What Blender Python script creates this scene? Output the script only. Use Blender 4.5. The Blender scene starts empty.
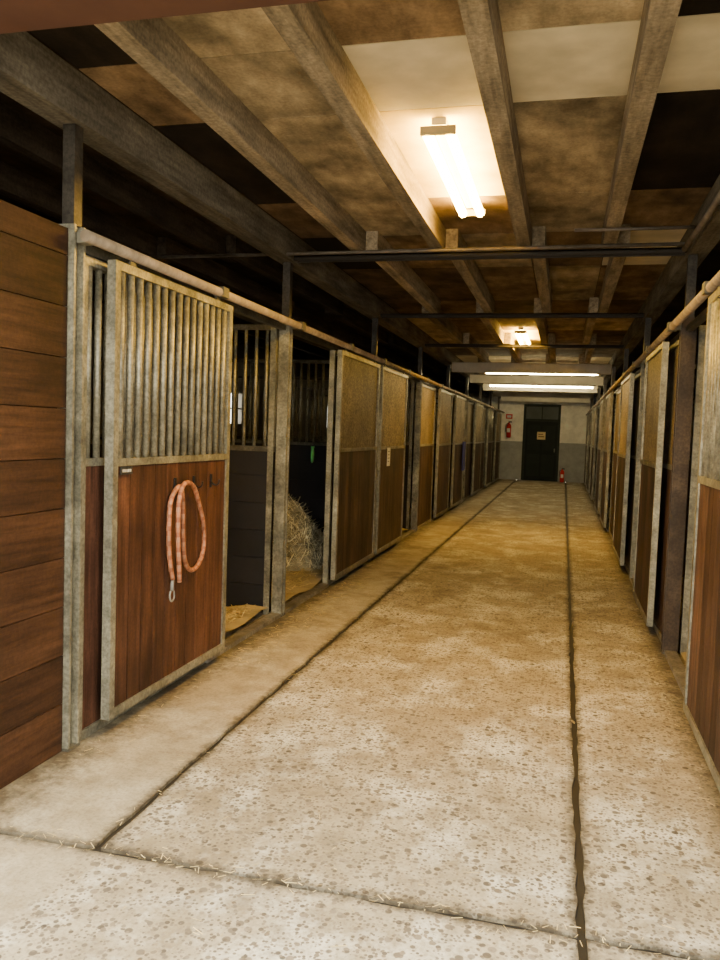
import bpy, math, random
from mathutils import Vector, Matrix
random.seed(7)
R=random.Random(11)

# ------------------------------------------------------------ materials
def new_mat(name):
    m=bpy.data.materials.new(name); m.use_nodes=True
    nt=m.node_tree; b=nt.nodes['Principled BSDF']
    return m,nt,b
def N(nt,t,**k):
    n=nt.nodes.new(t)
    for a,v in k.items(): setattr(n,a,v)
    return n
def mathn(nt,op,a,b=None,clamp=False):
    n=N(nt,'ShaderNodeMath',operation=op); n.use_clamp=clamp
    for i,v in enumerate((a,b)):
        if v is None: continue
        if isinstance(v,(int,float)): n.inputs[i].default_value=v
        else: nt.links.new(v,n.inputs[i])
    return n.outputs[0]
def maprange(nt,v,a,b,c,d):
    n=N(nt,'ShaderNodeMapRange'); nt.links.new(v,n.inputs[0])
    for i,x in enumerate((a,b,c,d)): n.inputs[i+1].default_value=x
    return n.outputs[0]
def mixc(nt,f,a,b,mode='MIX'):
    n=N(nt,'ShaderNodeMix',data_type='RGBA',blend_type=mode)
    if isinstance(f,(int,float)): n.inputs[0].default_value=f
    else: nt.links.new(f,n.inputs[0])
    for i,v in ((6,a),(7,b)):
        if isinstance(v,tuple): n.inputs[i].default_value=v if len(v)==4 else v+(1,)
        else: nt.links.new(v,n.inputs[i])
    return n.outputs[2]
def noise(nt,pos,scale,sv=(1,1,1),detail=4,rough=.6):
    mp=N(nt,'ShaderNodeMapping'); mp.inputs['Scale'].default_value=sv
    nt.links.new(pos,mp.inputs[0])
    n=N(nt,'ShaderNodeTexNoise'); n.inputs['Scale'].default_value=scale
    n.inputs['Detail'].default_value=detail; n.inputs['Roughness'].default_value=rough
    nt.links.new(mp.outputs[0],n.inputs['Vector']); return n.outputs[0]
def col_mat(name,sv=(1,1,1),scale=6,lo=.6,hi=1.4,rough=.7,metal=0,bump=.1,stain=.3,stainscale=1.3,speck=0,spec=.5):
    m,nt,b=new_mat(name)
    at=N(nt,'ShaderNodeAttribute',attribute_name='Col')
    g=N(nt,'ShaderNodeNewGeometry'); pos=g.outputs['Position']
    n1=noise(nt,pos,scale,sv,6,.65)
    f=maprange(nt,n1,.3,.7,lo,hi)
    n2=noise(nt,pos,stainscale,(1,1,1),3)
    f2=maprange(nt,n2,.3,.7,1-stain,1+stain)
    ff=mathn(nt,'MULTIPLY',f,f2)
    if speck:
        n3=noise(nt,pos,60,(1,1,1),2)
        ff=mathn(nt,'MULTIPLY',ff,maprange(nt,n3,.35,.65,1-speck,1+speck))
    vm=N(nt,'ShaderNodeVectorMath',operation='SCALE')
    nt.links.new(at.outputs['Color'],vm.inputs[0]); nt.links.new(ff,vm.inputs['Scale'])
    nt.links.new(vm.outputs[0],b.inputs['Base Color'])
    b.inputs['Roughness'].default_value=rough; b.inputs['Metallic'].default_value=metal
    b.inputs['Specular IOR Level'].default_value=spec
    if bump:
        bp=N(nt,'ShaderNodeBump'); bp.inputs['Strength'].default_value=bump; bp.inputs['Distance'].default_value=.01
        nt.links.new(n1,bp.inputs['Height']); nt.links.new(bp.outputs[0],b.inputs['Normal'])
    return m
M_WOODY=col_mat('wood_grain_along',(14,1,14),2.2,.5,1.5,.7,0,.25,.4,1.3,.15,.15)
M_WOODZ=col_mat('wood_grain_vertical',(14,14,1),2.2,.4,1.6,.6,0,.2,.5,2,.15,.2)
M_JOIST=col_mat('weathered_joist',(10,1,10),2.0,.5,1.5,.85,0,.3,.35,1.3,.2,.15)
M_PLY=col_mat('plywood',(4,1.5,4),2.2,.6,1.4,.85,0,.1,.6,2.4,.12,.15)
M_PLYW=col_mat('pale_board',(1,1,1),3,.85,1.15,.8,0,0,.22,1.5,0,.15)
M_STEEL=col_mat('galvanised_steel',(1,1,1),9,.55,1.45,.48,.5,.05,.4,3,.25)
M_MESH=col_mat('perforated_sheet',(1,1,1),14,.75,1.25,.6,.1,.1,.35,2,.6,.25)
M_PLAIN=col_mat('painted',(1,1,1),5,.85,1.15,.7,0,0,.12,1.3,0,.3)
M_STRAW=col_mat('straw',(1,1,1),8,.8,1.2,.8,0,0,.15)
M_RAIL=col_mat('worn_painted_tube',(1,1,1),14,.65,1.35,.6,.1,.05,.35,4)

def emis(name,col,st):
    m,nt,b=new_mat(name)
    b.inputs['Base Color'].default_value=(.9,.9,.85,1)
    b.inputs['Emission Color'].default_value=col+(1,)
    b.inputs['Emission Strength'].default_value=st
    return m
M_TUBE=emis('lit_tube_warm',(1,.58,.07),185)
M_TUBE2=emis('lit_tube_pale',(1,.80,.40),64)

def floor_mat():
    m,nt,b=new_mat('exposed_aggregate_concrete')
    g=N(nt,'ShaderNodeNewGeometry'); pos=g.outputs['Position']
    sp=N(nt,'ShaderNodeSeparateXYZ'); nt.links.new(pos,sp.inputs[0])
    X,Y=sp.outputs[0],sp.outputs[1]
    strip=maprange(nt,X,-1.56,-1.5,0.12,1)
    strip2=maprange(nt,X,-1.56,-1.5,0.3,1)
    big=noise(nt,pos,.9,(1,.6,1),5,.6)
    col=mixc(nt,maprange(nt,big,.35,.65,0,1),(.34,.275,.175),(.54,.47,.33))
    med=noise(nt,pos,5,(1,1,1),6,.7)
    col=mixc(nt,maprange(nt,med,.40,.70,0,.8),col,(.20,.155,.09))
    pale=noise(nt,pos,2.2,(1,.8,1),5,.7)
    col=mixc(nt,mathn(nt,'MULTIPLY',maprange(nt,pale,.48,.66,0,.85),strip2),col,(.80,.75,.60))
    stn=noise(nt,pos,1.1,(1.3,1,1),6,.75)
    col=mixc(nt,maprange(nt,stn,.53,.67,0,.8),col,(.14,.105,.062))
    fine=noise(nt,pos,70,(1,1,1),3,.7)
    for sc,th,lo,c1 in ((24,.36,.50,(.045,.034,.025)),(40,.38,.40,(.07,.053,.038)),(72,.42,.4,(.11,.085,.06))):
        v=N(nt,'ShaderNodeTexVoronoi'); v.inputs['Scale'].default_value=sc
        nt.links.new(pos,v.inputs['Vector'])
        d=maprange(nt,v.outputs['Distance'],th-.08,th,1,0)
        s2=N(nt,'ShaderNodeSeparateColor'); nt.links.new(v.outputs['Color'],s2.inputs[0])
        k=maprange(nt,s2.outputs[0],lo,lo+.05,0,.95)
        f=mathn(nt,'MULTIPLY',mathn(nt,'MULTIPLY',d,k),strip)
        pc=mixc(nt,s2.outputs[1],c1,(.25,.20,.14))
        col=mixc(nt,f,col,pc)
    col=mixc(nt,maprange(nt,fine,.46,.70,0,.55),col,(.17,.13,.08))
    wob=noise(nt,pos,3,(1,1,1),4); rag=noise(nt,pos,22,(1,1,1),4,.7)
    def dark_band(coord,c,w):
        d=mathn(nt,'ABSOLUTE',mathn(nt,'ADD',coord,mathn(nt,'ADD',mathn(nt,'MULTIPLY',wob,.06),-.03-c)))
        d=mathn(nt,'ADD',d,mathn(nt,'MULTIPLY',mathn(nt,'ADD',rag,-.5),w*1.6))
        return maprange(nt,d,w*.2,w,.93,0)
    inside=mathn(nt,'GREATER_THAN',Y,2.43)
    for co,c,w,ins in ((X,-1.53,.055,1),(X,.126,.05,0),(Y,2.43,.06,0),(X,-2.14,.24,1),(X,.78,.18,1)):  # dirt along the joints; broader dark bands along both wall bases
        f=mathn(nt,'MULTIPLY',dark_band(co,c,w),maprange(nt,med,.3,.6,.6,1))
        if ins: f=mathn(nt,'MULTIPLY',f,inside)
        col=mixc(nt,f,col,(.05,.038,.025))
    nt.links.new(col,b.inputs['Base Color'])
    b.inputs['Roughness'].default_value=.75
    b.inputs['Specular IOR Level'].default_value=.25
    bp=N(nt,'ShaderNodeBump'); bp.inputs['Strength'].default_value=.4; bp.inputs['Distance'].default_value=.01
    nt.links.new(med,bp.inputs['Height']); nt.links.new(bp.outputs[0],b.inputs['Normal'])
    return m
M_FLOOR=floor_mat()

# ------------------------------------------------------------ mesh builder
class MB:
    def __init__(s): s.v=[];s.f=[];s.m=[];s.c=[];s.sm=[]
    def face(s,vs,col,mat,sm=False):
        b=len(s.v); s.v+=vs; s.f.append(tuple(range(b,b+len(vs)))); s.m.append(mat); s.c.append(col); s.sm.append(sm)
    def box(s,x0,x1,y0,y1,z0,z1,col,mat=0,vary=0):
        if x0>x1:x0,x1=x1,x0
        if y0>y1:y0,y1=y1,y0
        if vary:
            k=1+R.uniform(-vary,vary); col=tuple(c*k for c in col)
        b=len(s.v)
        s.v+=[(x0,y0,z0),(x1,y0,z0),(x1,y1,z0),(x0,y1,z0),(x0,y0,z1),(x1,y0,z1),(x1,y1,z1),(x0,y1,z1)]
        for q in ((0,3,2,1),(4,5,6,7),(0,1,5,4),(1,2,6,5),(2,3,7,6),(3,0,4,7)):
            s.f.append(tuple(b+i for i in q)); s.m.append(mat); s.c.append(col); s.sm.append(False)
    def path(s,pts,r,col,mat=0,n=8,cols=None,rs=None):
        pts=[Vector(p) for p in pts]; b=len(s.v); L=len(pts)
        up=None
        for i,p in enumerate(pts):
            t=(pts[min(i+1,L-1)]-pts[max(i-1,0)]).normalized()
            if up is None:
                up=Vector((0,0,1)) if abs(t.z)<.9 else Vector((1,0,0))
            a=t.cross(up).normalized(); up=a.cross(t).normalized()
            rr=rs[i] if rs else r
            for k in range(n):
                an=2*math.pi*k/n
                s.v.append(tuple(p+a*math.cos(an)*rr+up*math.sin(an)*rr))
        for i in range(L-1):
            for k in range(n):
                s.f.append((b+i*n+k,b+i*n+(k+1)%n,b+(i+1)*n+(k+1)%n,b+(i+1)*n+k))
                s.m.append(mat); s.c.append(cols[(i+k//2)%len(cols)] if cols else col); s.sm.append(True)
        s.f.append(tuple(b+k for k in range(n))[::-1]); s.m.append(mat); s.c.append(col); s.sm.append(False)
        s.f.append(tuple(b+(L-1)*n+k for k in range(n))); s.m.append(mat); s.c.append(col); s.sm.append(False)
    def tube(s,p0,p1,r,col,mat=0,n=8): s.path([p0,p1],r,col,mat,n)
    def straw(s,p,l,w,az,el,col,mat=0):
        d=Vector((math.cos(az)*math.cos(el),math.sin(az)*math.cos(el),math.sin(el)))*l*.5
        q=Vector((-math.sin(az),math.cos(az),.3)).normalized()*w*.5
        p=Vector(p)
        s.face([tuple(p-d-q),tuple(p+d-q),tuple(p+d+q),tuple(p-d+q)],col,mat)
    def slab(s,x0,x1,y0,y1,jx0=0,jx1=0,jy0=0,jy1=0,step=.09):
        """concrete slab with chipped, irregular edges"""
        ny=max(2,int((y1-y0)/step)); nx=max(2,int((x1-x0)/step)) if (jy0 or jy1) else 2
        L=[x0+R.uniform(-jx0,jx0) for _ in range(ny+1)]; Rr=[x1+R.uniform(-jx1,jx1) for _ in range(ny+1)]
        B=[y0+R.uniform(-jy0,jy0) for _ in range(nx+1)]; T=[y1+R.uniform(-jy1,jy1) for _ in range(nx+1)]
        b=len(s.v)
        for jj in range(ny+1):
            for i in range(nx+1):
                x=L[jj]+(Rr[jj]-L[jj])*i/nx
                yy=y0+(y1-y0)*jj/ny
                if jj==0: yy=B[i]
                if jj==ny: yy=T[i]
                s.v.append((x,yy,0))
        W=nx+1
        def add(q): s.f.append(q); s.m.append(0); s.c.append((1,1,1)); s.sm.append(False)
        for jj in range(ny):
            for i in range(nx): add((b+jj*W+i,b+jj*W+i+1,b+(jj+1)*W+i+1,b+(jj+1)*W+i))
        loop=[b+i for i in range(W)]+[b+jj*W+nx for jj in range(1,ny+1)]+[b+ny*W+i for i in range(nx-1,-1,-1)]+[b+jj*W for jj in range(ny-1,0,-1)]
        c=len(s.v)
        for q in loop: s.v.append((s.v[q][0],s.v[q][1],-.12))
        n=len(loop)
        for k in range(n): add((loop[k],c+k,c+(k+1)%n,loop[(k+1)%n]))
        add(tuple(c+k for k in range(n))[::-1])
    def build(s,name,mats):
        xs=[p[0] for p in s.v]; ys=[p[1] for p in s.v]; zs=[p[2] for p in s.v]
        o=Vector(((min(xs)+max(xs))/2,(min(ys)+max(ys))/2,min(zs)))
        me=bpy.data.meshes.new(name)
        me.from_pydata([(p[0]-o.x,p[1]-o.y,p[2]-o.z) for p in s.v],[],s.f)
        for m in mats: me.materials.append(m)
        me.polygons.foreach_set('material_index',s.m)
        me.polygons.foreach_set('use_smooth',s.sm)
        at=me.attributes.new('Col','FLOAT_COLOR','CORNER')
        data=[]
        for f,c in zip(s.f,s.c): data+=[c[0],c[1],c[2],1.0]*len(f)
        at.data.foreach_set('color',data)
        me.update()
        ob=bpy.data.objects.new(name,me); bpy.context.collection.objects.link(ob); ob.location=o
        return ob

XL,XR=-2.155,0.80
YEND=28.2
POSTS=[3.17,6.0,9.0,12.0,15.0,18.0,21.0,24.0,27.0]
STEEL=(.215,.20,.148); STEELD=(.10,.092,.07)
RED=(.050,.021,.012); BRN=(.050,.029,.016); DARKP=(.012,.011,.013)
ZMID,ZTOP=1.31,2.25

# ------------------------------------------------------------ floor
f=MB(); g=.014; J=.007
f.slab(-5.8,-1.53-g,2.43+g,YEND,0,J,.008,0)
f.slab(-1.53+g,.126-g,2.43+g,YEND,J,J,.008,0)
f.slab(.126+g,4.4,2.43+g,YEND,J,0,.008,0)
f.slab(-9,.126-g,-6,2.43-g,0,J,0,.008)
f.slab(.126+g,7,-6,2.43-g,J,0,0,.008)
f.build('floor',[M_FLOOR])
jd=MB()
jd.box(-1.53-.03,-1.53+.03,2.43,YEND,-.119,-.014,(.02,.016,.011))
jd.box(.126-.03,.126+.03,-6,YEND,-.119,-.014,(.02,.016,.011))
jd.box(-9,7,2.43-.03,2.43+.03,-.119,-.015,(.02,.016,.011))
jd.build('floor_joint_filling',[M_PLAIN])

# ------------------------------------------------------------ side walls with windows
def side_wall(name,x0,x1,wins):
    w=MB(); col=(.16,.145,.12)
    y=2.3
    for (a,b) in wins:
        w.box(x0,x1,y,a,0,3.1,col); w.box(x0,x1,a,b,0,1.55,col); w.box(x0,x1,a,b,2.1,3.1,col)
        w.box(x0+.03,x1-.03,(a+b)/2-.02,(a+b)/2+.02,1.55,2.1,(.5,.5,.48)); w.box(x0+.03,x1-.03,a,b,1.81,1.84,(.5,.5,.48))
        y=b
    w.box(x0,x1,y,YEND,0,3.1,col)
    w.build(name,[M_PLAIN])
wl=[(p+1.2,p+1.9) for p in POSTS[:-1]]
side_wall('wall_left',-5.9,-5.75,wl[1::2])
side_wall('wall_right',4.35,4.5,wl[1::2])
w=MB()
w.box(-9,XL-.02,2.12,2.27,0,3.4,(.22,.12,.08)); w.box(XR+.04,7,2.12,2.27,0,3.4,(.22,.12,.08))
w.box(XL-.02,XR+.04,2.12,2.27,2.96,3.4,(.22,.12,.08))
w.build('wall_front',[M_PLAIN])
t=MB(); t.box(XL-.02,XR+.04,2.10,2.29,2.74,2.96,(.06,.025,.014)); t.build('trim_1',[M_PLAIN])

# back wall
w=MB(); WH=(.90,.85,.72); GR=(.34,.34,.31)
dx0,dx1,dzt=-1.38,-.14,2.62
for (z0,z1,c) in ((0,1.33,GR),(1.33,2.9,WH)):
    w.box(-2.6,dx0,YEND,YEND+.2,z0,z1,c); w.box(dx1,1.2,YEND,YEND+.2,z0,z1,c)
w.box(dx0,dx1,YEND,YEND+.2,dzt,2.9,WH)
w.box(-5.9,-2.6,YEND,YEND+.2,0,3.1,GR); w.box(1.2,4.5,YEND,YEND+.2,0,3.1,GR); w.box(-2.6,1.2,YEND,YEND+.2,2.9,3.1,WH)
w.build('wall_back',[M_PLAIN])
d=MB(); G=(.009,.013,.010); FR=(.022,.028,.022)
d.box(dx0,dx0+.08,YEND-.03,YEND+.12,0,dzt,FR); d.box(dx1-.08,dx1,YEND-.03,YEND+.12,0,dzt,FR)
d.box(dx0+.08,dx1-.08,YEND-.03,YEND+.12,dzt-.08,dzt,FR); d.box(dx0+.08,dx1-.08,YEND-.03,YEND+.12,2.04,2.12,FR)
d.box(dx0+.08,dx1-.08,YEND+.04,YEND+.09,0.0,2.04,G)
d.box(dx0,dx1,YEND+.09,YEND+.18,-.05,.05,G); d.box(dx0,dx1,YEND,YEND+.1,-.1,0,G)
for zz in ((.15,.9),(1.05,1.9)):
    for xx in ((dx0+.16,-.8),(-.72,dx1-.16)):
        d.box(xx[0],xx[1],YEND+.025,YEND+.04,zz[0],zz[1],(.013,.019,.014))
d.box(dx0+.08,dx1-.08,YEND+.05,YEND+.07,2.12,dzt-.08,(.10,.11,.10))
d.box((dx0+dx1)/2-.015,(dx0+dx1)/2+.015,YEND+.03,YEND+.05,2.12,dzt-.08,FR)
d.tube((-.3,YEND+.02,1.0),(-.3,YEND+.02,1.12),.018,STEEL)
d.box(-.9,-.62,YEND+.01,YEND+.024,1.42,1.68,(.70,.55,.28))
d.box(-.86,-.66,YEND+.004,YEND+.01,1.50,1.54,(.25,.15,.06)); d.box(-.86,-.70,YEND+.004,YEND+.01,1.58,1.61,(.25,.15,.06))
d.build('door_1',[M_PLAIN])

# fire extinguishers
def extinguisher(x,y,z,s=1):
    e=MB(); rd=(.60,.022,.014)
    prof=[(0,.06),(.02,.08),(.40,.08),(.46,.055),(.49,.025),(.52,.025)]
    e.path([(x,y,z+a*s) for a,_ in prof],.08,rd,0,12,rs=[r*s for _,r in prof])
    e.box(x-.02*s,x+.09*s,y-.015,y+.015,z+.52*s,z+.56*s,(.03,.03,.03))
    e.path([(x-.03*s,y,z+.5*s),(x-.1*s,y,z+.45*s),(x-.11*s,y,z+.2*s)],.012*s,(.03,.03,.03),0,6)
    e.box(x-.05*s,x+.05*s,y-.085*s,y-.079*s,z+.18*s,z+.32*s,(.8,.78,.7))
    return e.build('fire_extinguisher',[M_PLAIN])
extinguisher(-1.86,YEND-.1,1.45,1.0)
extinguisher(-.0,YEND-.3,0,.85)
s=MB(); s.box(-1.98,-1.76,YEND-.012,YEND,2.1,2.26,(.6,.04,.03)); s.box(-1.94,-1.8,YEND-.016,YEND-.012,2.14,2.22,(.8,.8,.78)); s.build('fire_point_sign',[M_PLAIN])

# ------------------------------------------------------------ ceiling
c=MB()
xs=[-2.09,-1.56,-.96,-.34,.24,.82]
BR=(.16,.108,.062);LG=(.28,.222,.142);CR=(.56,.495,.355);GLOW=(.72,.56,.20);DK=(.014,.010,.007);MB_=(.08,.053,.032)  # yellow boards beside the tubes have the lamp glow painted into their colour
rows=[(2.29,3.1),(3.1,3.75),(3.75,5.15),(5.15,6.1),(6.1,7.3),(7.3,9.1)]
tab=[[DK,LG,BR,LG,DK],[BR,LG,CR,CR,CR],[DK,LG,GLOW,LG,DK],[MB_,LG,BR,LG,BR],[DK,BR,LG,BR,CR],[MB_,MB_,BR,LG,BR]]
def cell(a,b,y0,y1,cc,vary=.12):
    pale=cc is CR or cc is GLOW
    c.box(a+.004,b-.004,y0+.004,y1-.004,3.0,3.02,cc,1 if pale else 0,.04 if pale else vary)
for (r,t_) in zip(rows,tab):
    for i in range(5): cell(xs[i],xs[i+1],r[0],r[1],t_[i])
y=9.1
while y<YEND-.05:
    y2=min(y+1.25,YEND)
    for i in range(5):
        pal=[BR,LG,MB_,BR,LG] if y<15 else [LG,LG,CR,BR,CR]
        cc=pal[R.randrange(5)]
        if 10.5<y<13 and i==2: cc=GLOW
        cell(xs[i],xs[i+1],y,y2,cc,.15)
    y=y2
y=2.29
while y<YEND-.05:
    y2=min(y+1.5,YEND)
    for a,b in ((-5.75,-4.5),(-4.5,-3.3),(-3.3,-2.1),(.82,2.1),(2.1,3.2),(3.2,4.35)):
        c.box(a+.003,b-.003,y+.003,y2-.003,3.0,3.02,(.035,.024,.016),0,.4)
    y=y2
c.box(-6,4.6,2.1,YEND+.2,3.021,3.1,(.03,.02,.015))
c.build('ceiling',[M_PLY,M_PLYW])

j=MB()
spans=[(2.29,6.18)]+[(POSTS[i]-.08,POSTS[i+1]+.08) for i in range(1,8)]+[(26.9,YEND)]
JX=[-1.564,-.961,-.34,.238]
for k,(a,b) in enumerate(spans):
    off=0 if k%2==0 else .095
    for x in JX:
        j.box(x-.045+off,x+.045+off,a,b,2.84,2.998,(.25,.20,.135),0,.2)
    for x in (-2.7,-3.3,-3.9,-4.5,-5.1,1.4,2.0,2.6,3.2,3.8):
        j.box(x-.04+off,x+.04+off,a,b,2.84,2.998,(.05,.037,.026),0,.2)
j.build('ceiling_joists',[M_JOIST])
b=MB(); b.box(-2.235,-2.095,2.29,YEND,2.795,2.999,(.11,.095,.073)); b.build('ceiling_beam',[M_JOIST])
b=MB(); b.box(.77,.90,2.29,YEND,2.795,2.999,(.13,.115,.09)); b.build('ceiling_beam',[M_JOIST])
b=MB(); b.box(-3.55,-3.43,2.29,YEND,2.70,2.82,(.09,.08,.065)); b.build('ceiling_beam',[M_JOIST])
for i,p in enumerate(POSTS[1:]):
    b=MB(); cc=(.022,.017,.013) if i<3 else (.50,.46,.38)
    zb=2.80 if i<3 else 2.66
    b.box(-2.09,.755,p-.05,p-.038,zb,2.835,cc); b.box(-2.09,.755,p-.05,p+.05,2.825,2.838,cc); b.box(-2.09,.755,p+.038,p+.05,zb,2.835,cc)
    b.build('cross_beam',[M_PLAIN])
p=MB(); p.tube((-3.4,5.8,2.81),(.74,5.8,2.825),.013,(.11,.09,.07)); p.tube((-.0,5.35,2.822),(.74,5.35,2.822),.011,(.09,.07,.055))
p.path([(.72,2.4,2.77),(.72,5.0,2.77),(.72,5.8,2.79)],.02,(.16,.13,.10)); p.build('ceiling_pipe',[M_RAIL])

def light_long(x,y0,y1):
    l=MB()
    l.box(x-.035,x+.035,y0+.02,y1-.02,2.965,2.999,(.75,.70,.45),0)
    for (a,b) in ((y0,y0+.02),(y1-.02,y1)):
        l.box(x-.085,x+.085,a,b,2.915,2.955,(.30,.25,.14),0)
    for o in (-.055,.055):
        l.tube((x+o,y0+.02,2.93),(x+o,y1-.02,2.93),.026,(1,1,1),1,10)
    l.build('fluorescent_light',[M_PLAIN,M_TUBE])
light_long(-.65,3.84,5.3); light_long(-.65,11.3,12.7)
def light_cross(x0,x1,y):
    l=MB()
    l.box(x0,x1,y-.04,y+.04,2.78,2.838,(.75,.73,.68),0)
    l.tube((x0+.02,y,2.755),(x1-.02,y,2.755),.022,(1,1,1),1,10)
    l.box(x0,x0+.02,y-.03,y+.03,2.73,2.78,(.7,.7,.66)); l.box(x1-.02,x1,y-.03,y+.03,2.73,2.78,(.7,.7,.66))
    l.build('fluorescent_light',[M_PLAIN,M_TUBE2])
light_cross(-1.6,.6,16.3); light_cross(-1.9,.65,20.5); light_cross(-1.6,.3,25.0)  # last tube is an added lamp, put in to brighten the back wall

# ------------------------------------------------------------ stall fronts
def panel(mb,x,t,y0,y1,z0,kind,wood,zt=ZTOP,side=-1):
    h=t/2; fw=.045
    mb.box(x-h,x+h,y0,y0+fw,z0,zt,STEEL,0,.1); mb.box(x-h,x+h,y1-fw,y1,z0,zt,STEEL,0,.1)
    mb.box(x-h,x+h,y0+fw,y1-fw,z0,z0+.045,STEEL,0,.1); mb.box(x-h,x+h,y0+fw,y1-fw,zt-.04,zt,STEEL,0,.1)
    mb.box(x-h,x+h,y0+fw,y1-fw,ZMID-.018,ZMID+.018,STEEL,0,.1)
    a,b=y0+fw,y1-fw; n=max(2,round((b-a)/.125)); w=(b-a)/n
    for i in range(n):
        mb.box(x-h*.6,x+h*.6,a+i*w+.003,a+(i+1)*w-.003,z0+.045,ZMID-.018,wood,1,.45)
    mb.box(x-h*.35,x+h*.35,a,b,z0+.045,ZMID-.018,tuple(v*.2 for v in wood),1)
    if kind=='bars':
        n=round((b-a)/.082); w=(b-a)/n
        for i in range(n):
            yy=a+(i+.5)*w
            mb.tube((x,yy,ZMID+.015),(x,yy,zt-.03),.0175,STEEL,0,10)
    else:
        mb.box(x-.006,x+.006,a,b,ZMID+.018,zt-.03,(.19,.148,.088),2,.25)

def stall_post(x,y,zt=2.79,col=STEEL,h=.042):
    m=MB()
    m.box(x-h,x+h,y-h,y-h+.014,0,2.36,col,0,.1); m.box(x-h,x+h,y+h-.014,y+h,0,2.36,col,0,.1)
    m.box(x-.012,x+.012,y-h+.014,y+h-.014,0,2.36,tuple(v*.55 for v in col),0)
    m.box(x-.03,x+.03,y-.03,y+.03,2.36,zt,(.05,.043,.035),0)
    m.box(x-h-.004,x+h+.004,y-h-.004,y+h+.004,0,.012,STEELD,0)
    m.build('stall_post',[M_STEEL])
for X in (XL,XR):
    for i,p in enumerate(POSTS): stall_post(X,p,col=(.055,.038,.026) if (X>0 and i==1) else STEEL,h=.05 if (X>0 and i==1) else .042)

def fixed(X,y0,y1,kind,wood):
    m=MB(); panel(m,X,.05,y0,y1,.0,kind,wood); m.build('stall_front_panel',[M_STEEL,M_WOODZ,M_MESH])
def door(X,y0,y1,kind,wood,plate=False):
    side=1 if X<0 else -1
    m=MB(); x=X+side*.09
    panel(m,x,.045,y0,y1,.075,kind,wood)
    for yy in (y0+.18,y1-.18):
        m.box(x-.006,x+.006,yy-.025,yy+.025,ZTOP,2.277,STEELD,0)
    if plate:
        m.box(x+.0225,x+.027,y0+.06,y0+.17,ZMID-.06,ZMID-.02,(.03,.03,.03),0)
        m.box(x+.027,x+.028,y0+.075,y0+.155,ZMID-.048,ZMID-.034,(.5,.5,.48),0)
    m.build('stall_sliding_door',[M_STEEL,M_WOODZ,M_MESH])
def sill(X,y0,y1):
    m=MB(); m.box(X-.04,X+.04,y0,y1,0,.03,(.22,.20,.17)); m.build('stall_threshold',[M_STEEL])

e=.048
P=POSTS
fixed(XL,P[0]+e,4.6,'bars',RED); door(XL,3.35,4.70,'bars',RED,True); sill(XL,4.6,P[1]-e)
fixed(XL,7.3,P[2]-e,'mesh',BRN); door(XL,7.25,8.85,'mesh',BRN); sill(XL,P[1]+e,7.3)
fixed(XL,P[2]+e,10.5,'mesh',BRN); door(XL,9.0,10.5,'mesh',BRN); sill(XL,10.5,P[3]-e)
fixed(XL,P[3]+e,13.5,'mesh',BRN); door(XL,13.45,14.92,'mesh',BRN); sill(XL,13.5,P[4]-e)
fixed(XL,P[4]+e,16.5,'mesh',BRN); door(XL,15.5,17.0,'mesh',BRN); sill(XL,16.5,P[5]-e)
for k in (5,6,7):
    a=P[k]; fixed(XL,a+e,a+1.5,'mesh' ,BRN); door(XL,a+1.2 if k%2 else a+1.45,a+2.7 if k%2 else a+2.92,'mesh' if k!=6 else 'bars',BRN); sill(XL,a+1.5,a+3-e)
fixed(XL,P[8]+e,YEND-.02,'mesh',BRN)
RB=(.047,.024,.015)
fixed(XR,P[0]+e,4.5,'bars',RB); door(XR,3.1,4.50,'bars',RB); sill(XR,4.5,P[1]-.06)
fixed(XR,P[1]+.06,7.5,'mesh',RB); door(XR,6.45,7.75,'mesh',RB); sill(XR,7.5,P[2]-e)
fixed(XR,P[2]+e,10.5,'mesh',BRN); door(XR,9.5,11.0,'mesh',BRN); sill(XR,10.5,P[3]-e)
for k in (3,4,5,6,7):
    a=P[k]; fixed(XR,a+e,a+1.5,'mesh',BRN); door(XR,a+(1.45 if k%2 else .9),a+(2.92 if k%2 else 2.4),'mesh',BRN); sill(XR,a+1.5,a+3-e)
fixed(XR,P[8]+e,YEND-.02,'mesh',BRN)

# rails
for X,sd,y0 in ((XL,1,3.12),(XR,-1,2.6)):
    r=MB(); x=X+sd*.10; col=(.23,.17,.11)
    r.tube((x,y0,2.305),(x,YEND-.1,2.305),.027,col,0,14)
    for p in POSTS:
        if p>y0: r.box(X+sd*.045,x+sd*.0,p-.03,p+.03,2.28,2.33,STEEL,0)
    y=4.55
    while y<27:
        r.box(x-.032,x+.032,y-.04,y+.04,2.278,2.337,STEELD,0); y+=1.5
    r.build('sliding_door_rail',[M_RAIL])

for X in (XL,XR):
    for i in range(len(POSTS)-1):
        h=MB(); h.box(X-.02,X+.02,POSTS[i]+.06,POSTS[i+1]-.06,2.26,2.30,STEELD); h.build('stall_front_header',[M_STEEL])

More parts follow.
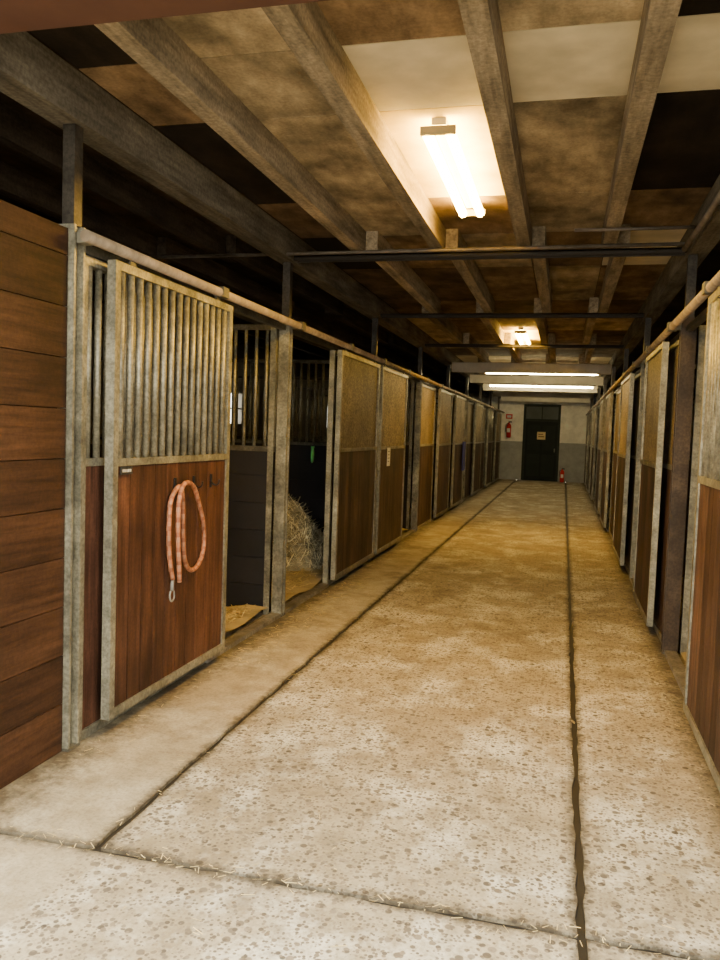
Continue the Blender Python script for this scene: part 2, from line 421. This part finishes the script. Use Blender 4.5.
# partitions
for X,xe in ((XL,-5.74),(XR,4.34)):
    for i,p in enumerate(POSTS):
        m=MB(); a=X+(.07 if X>0 else -.07); a,b=min(a,xe),max(a,xe)
        col=DARKP if X<0 else (.04,.022,.014)
        for z0,z1 in ((0.02,.24),(.24,.46),(.46,.68),(.68,.9),(.9,1.12),(1.12,1.31)):
            m.box(a,b,p-.02,p+.02,z0+.003,z1-.003,col,1,.2)
        m.box(a,b,p-.008,p+.008,0.02,1.31,(.01,.01,.01),1)
        m.box(a,b,p-.025,p+.025,1.31,1.35,STEELD,0); m.box(a,b,p-.025,p+.025,2.27,2.31,STEELD,0)
        for xx in (a+.025,b-.025): m.box(xx-.024,xx+.024,p-.026,p+.026,0,2.31,STEEL,0)
        x=a+.1
        while x<b-.05:
            m.tube((x,p,1.34),(x,p,2.28),.014,STEEL,0,6); x+=.09
        m.build('stall_partition',[M_STEEL,M_PLAIN])

# near plank walls
for X,sd in ((XL,1),(XR,-1)):
    w=MB(); z=0.0
    while z<2.33:
        z2=min(z+.222,2.34)
        w.box(X-sd*.03,X+sd*.015,2.295,3.12,z+.002,z2-.002,(.037,.0165,.0078),0,.4); z=z2
    w.box(X-sd*.05,X-sd*.03,2.295,3.12,0,2.33,(.012,.008,.005),0)
    w.build('plank_wall',[M_WOODY])

# ------------------------------------------------------------ bedding, hay, litter
def scol():
    k=R.uniform(.6,1.15); return (.62*k,.48*k,.22*k)
def hh(x,y): return .045+.02*math.sin(x*5.1+y*2.3)+.015*math.sin(x*11+y*7.7)
for sd,a,b in ((-1,-5.72,-2.22),(1,.87,4.32)):
    for s_ in range(len(POSTS)):
        y0=POSTS[s_]+.04; y1=(POSTS[s_+1] if s_<len(POSTS)-1 else YEND)-.04
        m=MB(); nx,ny=20,max(3,int((y1-y0)*6))
        for i in range(nx):
            for jx in range(ny):
                xa,xb=a+(b-a)*i/nx,a+(b-a)*(i+1)/nx; ya,yb=y0+(y1-y0)*jx/ny,y0+(y1-y0)*(jx+1)/ny
                k=R.uniform(.8,1.1)
                m.face([(xa,ya,hh(xa,ya)),(xb,ya,hh(xb,ya)),(xb,yb,hh(xb,yb)),(xa,yb,hh(xa,yb))],(.40*k,.31*k,.16*k),0)
        if s_<2:
            for i in range(2600):
                x=R.uniform(-3.6,-2.3) if sd<0 else R.uniform(.95,1.8)
                yy=R.uniform(max(y0+.1,4.4),y1-.1)
                m.straw((x,yy,hh(x,yy)+.02),R.uniform(.06,.16),.006,R.uniform(0,6.28),R.uniform(-.2,.5),scol())
        m.build('straw_bedding',[M_STRAW])
m=MB(); cx,cy=-2.90,8.2; nr,na=10,28
def hp(rr,an):
    r=.58*rr*(1+.12*math.sin(3*an+1)+.06*math.sin(7*an)); z=.62*(1-rr**1.5)*(1+.14*math.sin(5*an+rr*6))+.03
    return (cx+r*math.cos(an),cy+r*math.sin(an)*.95,z)
for i in range(nr):
    for k in range(na):
        a0,a1=2*math.pi*k/na,2*math.pi*(k+1)/na
        kk=R.uniform(.7,1.1)
        m.face([hp(i/nr,a0),hp((i+1)/nr,a0),hp((i+1)/nr,a1),hp(i/nr,a1)],(.30*kk,.265*kk,.17*kk),0)
for i in range(3000):
    rr=math.sqrt(R.random()); an=R.uniform(0,6.28); p_=hp(rr,an); kk=R.uniform(.35,1.3)
    m.straw((p_[0],p_[1],p_[2]+.02),R.uniform(.08,.22),.009,R.uniform(0,6.28),R.uniform(-.8,1.0),(.80*kk,.72*kk,.48*kk))
m.build('hay_pile',[M_STRAW])
m=MB()
def lit(n,fx,fy,l0,l1,w=.0025):
    for i in range(n):
        m.straw((min(.70,max(-2.05,fx())),fy(),.004),R.uniform(l0,l1),w,R.uniform(0,6.28),R.uniform(-.03,.05),scol())
lit(260,lambda:R.uniform(-2.05,.7),lambda:R.uniform(1.8,8),.012,.05)
lit(160,lambda:R.gauss(-2.0,.04),lambda:R.uniform(3,14),.015,.05)
lit(140,lambda:R.gauss(.64,.04),lambda:R.uniform(3,14),.015,.05)
lit(150,lambda:R.uniform(-2.05,.7),lambda:R.gauss(2.43,.03),.01,.04)
lit(90,lambda:R.gauss(-1.53,.03),lambda:R.uniform(2.5,12),.012,.04)
lit(300,lambda:R.uniform(-2.05,-1.8),lambda:R.uniform(4.7,7.6),.02,.07,.004)
m.build('straw_litter',[M_STRAW])

# ------------------------------------------------------------ rope and hooks
def catmull(P,n=8):
    out=[]; P=[Vector(p) for p in P]; Q=[P[0]]+P+[P[-1]]
    for i in range(1,len(Q)-2):
        for k in range(n):
            t=k/n; a,b_,c_,d_=Q[i-1],Q[i],Q[i+1],Q[i+2]
            out.append(.5*((2*b_)+(-a+c_)*t+(2*a-5*b_+4*c_-d_)*t*t+(-a+3*b_-3*c_+d_)*t**3))
    out.append(Q[-2]); return out
DX=XL+.09+.0225
xr=DX+.02; OY=-.06; OZ=-.02
rp=[(xr,3.99,.66),(xr,3.945,.80),(xr,3.935,.98),(xr,3.955,1.10),(xr+.01,4.03,1.165),(xr,4.09,1.08),(xr,4.10,.90),(xr,4.13,.74),(xr,4.21,.675),(xr,4.31,.70),
    (xr,4.37,.79),(xr,4.355,.93),(xr,4.28,1.07),(xr+.02,4.17,1.16),(xr+.03,4.05,1.18),(xr+.03,3.99,1.10),(xr+.028,3.985,.92),(xr+.025,4.01,.74),(xr+.02,4.03,.64)]
rp=[(x,y+OY,z+OZ+.02) for x,y,z in rp]
m=MB(); pts=catmull(rp,7)
m.path(pts,.0135,(.4,.15,.08),0,8,cols=[(.33,.125,.055),(.23,.075,.032),(.34,.155,.085)])
m.path([(xr,3.99+OY,.66),(xr,3.985+OY,.63),(xr,3.985+OY,.60)],.010,(.2,.19,.17),0,8)
m.path(catmull([(xr,3.97+OY,.60),(xr,3.96+OY,.57),(xr,3.98+OY,.54),(xr,4.01+OY,.555),(xr,4.005+OY,.59),(xr,3.99+OY,.60)],5),.005,(.2,.19,.17),0,6)
m.build('lead_rope',[M_RAIL])
for yy in (3.98,4.21,4.44):
    m=MB(); x0=DX-.004
    m.box(x0-.002,x0+.006,yy-.010,yy+.010,1.13,1.21,(.02,.02,.02))
    m.path(catmull([(x0+.004,yy,1.16),(x0+.03,yy,1.145),(x0+.05,yy,1.155),(x0+.055,yy,1.18)],4),.005,(.02,.02,.02),0,6)
    m.build('wall_hook',[M_STEEL])

def notice(y,z,w,h,col=(.8,.79,.74),X=XL,sd=1):
    m=MB(); x=X+sd*(.09+.0235)
    m.box(x,x+sd*.004,y-w/2,y+w/2,z-h/2,z+h/2,col)
    for q in range(4):
        zz=z+h*.3-q*h*.18; m.box(x+sd*.004,x+sd*.0045,y-w*.36,y+w*(.3-.05*(q%2)),zz-.006,zz+.002,(.15,.15,.15))
    m.build('paper_notice',[M_PLAIN])
notice(9.45,1.2,.16,.22)
m=MB(); x=-2.30
m.path(catmull([(x,7.22,1.32),(x,7.21,1.25),(x,7.23,1.19),(x,7.26,1.25),(x,7.24,1.32),(x,7.22,1.22)],6),.009,(.02,.16,.06),0,6)
m.box(x-.004,x+.004,7.20,7.28,1.32,1.34,(.02,.16,.06),0)
m.build('green_halter',[M_RAIL])
m=MB(); x=-2.02
for q in range(2):
    m.box(x-.02+.02*q,x+.0+.02*q,16.8-.25*q,17.1-.25*q,.75,1.35,(.05,.05,.22))
m.build('horse_blanket',[M_PLAIN])

# ------------------------------------------------------------ light
W=bpy.data.worlds.new('World'); bpy.context.scene.world=W; W.use_nodes=True
bg=W.node_tree.nodes['Background']; bg.inputs[0].default_value=(1.0,.965,.82,1); bg.inputs[1].default_value=8.2

# ------------------------------------------------------------ camera
cam=bpy.data.cameras.new('cam'); co=bpy.data.objects.new('cam',cam); bpy.context.collection.objects.link(co)
cam.sensor_width=36; cam.lens=30.0; cam.clip_start=.05
th,pt,ro=math.radians(14.17),math.radians(3.51),math.radians(2.0)
F=Vector((-math.sin(th)*math.cos(pt),math.cos(th)*math.cos(pt),-math.sin(pt)))
R0=Vector((math.cos(th),math.sin(th),0)); U0=R0.cross(F)
Rt=R0*math.cos(ro)+U0*math.sin(ro); U=Rt.cross(F)
mw=Matrix((Rt,U,-F)).transposed().to_4x4(); mw.translation=Vector((0,0,1.5))
co.matrix_world=mw
bpy.context.scene.camera=co
